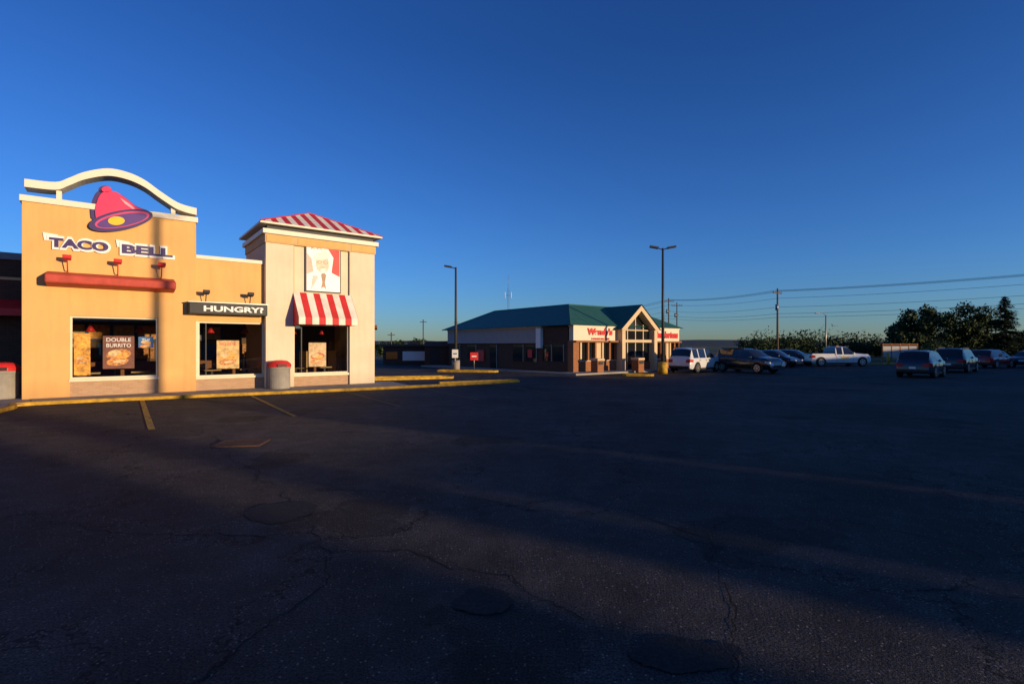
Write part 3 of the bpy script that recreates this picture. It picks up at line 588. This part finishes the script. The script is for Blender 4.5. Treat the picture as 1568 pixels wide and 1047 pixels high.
    for i,wx in enumerate((wx0,wx1)):
        for s in (-1,1):
            pts=[(wx+(wr+.07)*math.cos(math.pi*q/14),wr+(wr+.07)*math.sin(math.pi*q/14)) for q in range(15)]+[(wx-wr-.07,.24),(wx+wr+.07,.24)]
            prism('arch_%d%d'%(i,s),pts,min(s*(hw+.004),s*(hw-.3)),max(s*(hw+.004),s*(hw-.3)),M['black'],e)
            cyl('wheel_%d%d'%(i,s),wr,-.11,.11,M['rubber'],e,(wx,s*(hw-.085),wr),(R(90),0,0),n=24,bevel=.02)
            cyl('rim_%d%d'%(i,s),wr*.66,-.012,.012,M['rim'],e,(wx,s*(hw+.022),wr),(R(90),0,0),n=18)
            for q in range(5):
                a_=R(72*q); cyl('slot',.055,-.004,.004,M['dark'],e,(wx+wr*.4*math.cos(a_),s*(hw+.036),wr+wr*.4*math.sin(a_)),(R(90),0,0),n=8)
    we=hw*.87
    for s in (-1,1):
        mk('tail_%d'%s,[(-hl-.012,s*(we-.3),belt-.3),(-hl-.012,s*(we+.005),belt-.3),(-hl+.3,s*(hw*.985),belt-.26),(-hl+.3,s*(hw*.985),belt-.1),(-hl-.0,s*(we+.01),belt-.06),(-hl+.02,s*(we-.3),belt-.1)],[(0,1,4,5),(1,2,3,4)],M['tail'],e)
        mk('headlamp_%d'%s,[(hl+.01,s*(we-.34),.56),(hl+.012,s*(we+.0),.58),(hl-.32,s*(hw*.99),belt-.26),(hl-.36,s*(hw*.975),belt-.14),(hl-.06,s*(we+.01),belt-.2),(hl-.03,s*(we-.3),belt-.26)],[(0,1,4,5),(1,2,3,4)],M['head'],e)
        box('mirror_%d'%s,cab[1]-.22,cab[1]-.08,s*(hw+.08)-.08,s*(hw+.08)+.08,belt+.03,belt+.17,paint,e,.03)
        for hx in (-.3,-1.1) if kind!='pickup' else (-.3,): box('door_handle',hx,hx+.16,s*hw-.012,s*hw+.012,belt-.16,belt-.13,M['dark'],e)
        for hx in (cab[1]-.15,pill[-1],pill[0] if len(pill)>1 else -.5): box('door_seam',hx-.005,hx+.005,s*hw-.004,s*hw+.004,.36,belt-.08,M['dark'],e)
        box('sill_%d'%s,wx0+.45,wx1-.45,s*(hw-.03)-.03,s*(hw-.03)+.03,.2,.33,M['dark'],e)
    box('rear_bumper',-hl-.06,-hl+.1,-hw*.84,hw*.84,.3,.47,M['dark'],e,.04); box('front_bumper',hl-.08,hl+.04,-hw*.82,hw*.82,.27,.43,M['dark'],e,.04)
    box('grille',hl-.1,hl+.015,-hw*.42,hw*.42,.47,.56,M['dark'],e,.01)
    box('plate',-hl-.03,-hl-.005,-.16,.16,.52,.64,M['signwhite'],e)
    if kind=='suv':
        for s in(-1,1): box('roof_rail',-hl+.6,.2,s*(hw*.72)-.02,s*(hw*.72)+.02,H-.03,H+.05,M['dark'],e)
    return e
wh=carpaint('white_car_paint',(.65,.65,.64)); bl=carpaint('dark_blue_paint',(.015,.02,.04)); bk=carpaint('black_paint',(.012,.012,.014)); rd=carpaint('dark_red_paint',(.07,.008,.01)); sv=carpaint('red_paint_car',(.25,.015,.015))
vehicle('parked_suv','suv',12.9,36.0,R(42),wh,1.66,4.4)
vehicle('parked_suv','suv',16.3,35.4,R(-60),bk,1.62,4.4)
vehicle('parked_car','sedan',22.4,44,R(-50),bk,1.45,4.3)
vehicle('parked_car','hatch',25.9,47.5,R(-50),rd,1.45,3.9)
vehicle('parked_pickup_truck','pickup',28.9,45.8,R(4),wh,1.74,5.5)
vehicle('parked_hatchback','hatch',24.3,30.4,R(39),bl,1.56,3.7,1.74)
vehicle('parked_suv','suv',31.2,36.0,R(38),bk,1.64,4.2)
vehicle('parked_car','hatch',39.6,42.4,R(25),sv,1.5,4.0)
vehicle('parked_car','sedan',44.0,43.2,R(25),bk,1.4,4.3)

# ------------------------------------------------------------------ trees
def leaves(verts,faces,c,rad,n,size,squash=.8,hollow=.35):
    for _ in range(n):
        d=Vector((random.gauss(0,1),random.gauss(0,1),random.gauss(0,1))).normalized()
        rr=rad*(hollow+(1-hollow)*random.random()**.6); 
        rr*=.75+.5*noise.noise(Vector(c)+d*1.3)+.2
        p=Vector(c)+Vector((d.x*rr,d.y*rr,d.z*rr*squash))
        s=size*random.uniform(.6,1.4); u=Vector((random.gauss(0,1),random.gauss(0,1),random.gauss(0,1))).normalized(); w=u.cross(d+Vector((.1,.2,.3))).normalized()
        k=len(verts); verts+=[p-u*s,p+w*s*.5,p+u*s,p-w*s*.5]; faces.append((k,k+1,k+2,k+3))
def limb(verts,faces,a,b,r1,r2,n=7):
    a=Vector(a);b=Vector(b);d=(b-a).normalized(); u=d.orthogonal().normalized(); w=d.cross(u); k=len(verts)
    for p,r in((a,r1),(b,r2)):
        for i in range(n): verts.append(p+(u*math.cos(2*math.pi*i/n)+w*math.sin(2*math.pi*i/n))*r)
    for i in range(n): faces.append((k+i,k+(i+1)%n,k+(i+1)%n+n,k+i+n))
def tree(x,y,h,w,name='deciduous_tree',nl=7500,sz=.2):
    e=empty(name,(x,y,0)); v=[];f=[]; lv=[];lf=[]
    limb(v,f,(0,0,0),(.1,.1,h*.3),.28,.2); 
    nb=17
    for i in range(nb):
        a_=2*math.pi*i/nb+random.uniform(-.3,.3); rr=w*.5*random.uniform(.25,.8); zz=h*random.uniform(.26,.84)
        if i==0: rr=0;zz=h*.87
        c=(rr*math.cos(a_),rr*math.sin(a_),zz); m_=(c[0]*.4,c[1]*.4,h*.25+(zz-h*.25)*.5)
        limb(v,f,(.1,.1,h*.25),m_,.14,.09); limb(v,f,m_,c,.09,.03)
        leaves(lv,lf,c,w*random.uniform(.17,.27),nl//nb,sz)
    mk('trunk',v,f,M['bark'],e,smooth=True); mk('crown',lv,lf,M['leafd'],e)
def pine(x,y,h,w):
    e=empty('pine_tree',(x,y,0)); v=[];f=[];lv=[];lf=[]
    limb(v,f,(0,0,0),(0,0,h),.2,.02)
    z=.8
    while z<h-.1:
        t=(h-z)/h; nb=10
        for i in range(nb):
            a_=random.uniform(0,6.28); L_=w*.5*(t**.7)*random.uniform(.65,1.1)
            tip=(L_*math.cos(a_),L_*math.sin(a_),z-.15*L_); limb(v,f,(0,0,z),tip,.03,.01,4)
            for j in range(max(9,int(L_*34))):
                q=random.uniform(.15,1); p=Vector((tip[0]*q,tip[1]*q,z-.15*L_*q+random.uniform(-.12,.08)))+Vector((random.gauss(0,.1),random.gauss(0,.1),0))
                s=.17; u=Vector((math.cos(a_)+random.uniform(-.8,.8),math.sin(a_)+random.uniform(-.8,.8),random.uniform(-.6,.1))).normalized(); w_=Vector((0,0,1)).cross(u).normalized()
                k=len(lv); lv+=[p-u*s,p+w_*s*.45,p+u*s,p-w_*s*.45]; lf.append((k,k+1,k+2,k+3))
        z+=.25
    mk('trunk',v,f,M['bark'],e); mk('needles',lv,lf,M['leafp'],e)
tree(58.2,75,7.0,6.0); tree(62.4,77,7.9,7.0); tree(67.3,76,8.0,6.5); tree(71.2,78,6.8,5)
pine(66.9,69.5,8.6,6.0)
tree(77,74,6,5)
def treeline(name,segs,n,sz,mt):
    v=[];f=[]
    for (x0,y0,x1,y1,h,cnt) in segs:
        for i in range(cnt):
            t=(i+random.random()*.8)/cnt; hh=h*random.uniform(.55,1.1)
            leaves(v,f,(x0+(x1-x0)*t,y0+(y1-y0)*t+random.uniform(-2,2),hh*.45),hh*.6,n,sz,.85,.1)
    e=empty(name); mk('foliage',v,f,mt,e); return e
treeline('shrub_row',[(36,78,62,86,3.0,26),(36.5,76,47,76,4.6,8),(52,84,80,88,2.8,18),(56,70,85,68,3.0,24)],420,.17,M['leafd'])
treeline('distant_treeline',[(-60,160,-14,150,4.2,16),(-22,88,-17,90,3.4,5),(30,220,70,210,4.0,14),(70,160,160,150,6,22),(-14,120,2,120,2.6,8)],300,.4,M['leafd'])
v=[];f=[];n=80
for i in range(n+1):
    x=-1400+2800*i/n; hh=5+5*noise.noise(Vector((x*.004,2.1,0)))+3*noise.noise(Vector((x*.02,.1,0)))
    v+=[(x,900,-1),(x,960,max(3,hh+4)),(x,1100,-1)]
for i in range(n): a_=i*3; f+=[(a_,a_+3,a_+4,a_+1),(a_+1,a_+4,a_+5,a_+2)]
mk('hills',v,f,M['hill'])

# ------------------------------------------------------------------ added unseen buildings behind the camera, heights and gaps shaped to shade the lot
SX,SY=.854,-.52
ang=math.atan2(SY,SX)
def shade_building(b0,b1,a0,depth,h,nm='shadow_caster_building'):
    e=empty(nm,(a0*SX,a0*SY,0),ang)
    box('walls',0,depth,b0,b1,0,h-.3,M['dbrick'],e); box('parapet',-.1,depth+.1,b0-.0,b1+.0,h-.3,h,C,e)
    k=b0+1
    while k<b1-2.5: 
        box('window',-.05,0,k,k+1.8,.8,2.4,M['dglass'],e); k+=3.2
shade_building(-60,3.35,45,14,5.6); shade_building(4.35,5.3,45,8,5.75); shade_building(5.4,8.4,45,9,4.5); shade_building(8.5,27.5,45,14,5.35); shade_building(27.6,85,48,14,4.9)

# ------------------------------------------------------------------ camera, world, sun
cam=bpy.data.cameras.new('camera'); cam.lens=18; cam.sensor_width=36; cam.clip_end=6000; cam.clip_start=.05; cam.shift_y=.0029
co=bpy.data.objects.new('camera',cam); COL.objects.link(co); co.location=(0,0,1.88); co.rotation_euler=(R(90),0,0); scene.camera=co
EL=R(5.0)
w=bpy.data.worlds.new('World'); scene.world=w; w.use_nodes=True; nt=w.node_tree; bg=nt.nodes['Background']
sk=nt.nodes.new('ShaderNodeTexSky'); sk.sky_type='NISHITA'; sk.sun_disc=False; sk.sun_elevation=EL; sk.sun_rotation=math.atan2(SX,SY); sk.air_density=1.0; sk.dust_density=.2; sk.ozone_density=4.0
tc=nt.nodes.new('ShaderNodeTexCoord'); sp=nt.nodes.new('ShaderNodeSeparateXYZ'); nt.links.new(tc.outputs['Generated'],sp.inputs[0])
mr=nt.nodes.new('ShaderNodeMapRange'); mr.inputs[1].default_value=0; mr.inputs[2].default_value=.5; nt.links.new(sp.outputs['Z'],mr.inputs[0])
rp=nt.nodes.new('ShaderNodeMix'); rp.data_type='RGBA'; rp.inputs[6].default_value=(.95,1.25,1.9,1); rp.inputs[7].default_value=(.52,.82,1.40,1); nt.links.new(mr.outputs[0],rp.inputs[0])
vm=nt.nodes.new('ShaderNodeVectorMath'); vm.operation='MULTIPLY'; nt.links.new(sk.outputs[0],vm.inputs[0]); nt.links.new(rp.outputs[2],vm.inputs[1])
nt.links.new(vm.outputs[0],bg.inputs[0]); bg.inputs[1].default_value=.15
sl=bpy.data.lights.new('sun','SUN'); sl.energy=5.0; sl.angle=R(.5); sl.color=(1,.75,.45)
so=bpy.data.objects.new('sun',sl); COL.objects.link(so)
d=Vector((SX*math.cos(EL),SY*math.cos(EL),math.sin(EL))); so.rotation_euler=d.to_track_quat('Z','Y').to_euler()
scene.view_settings.view_transform='Standard'; scene.view_settings.look='None'; scene.view_settings.exposure=0
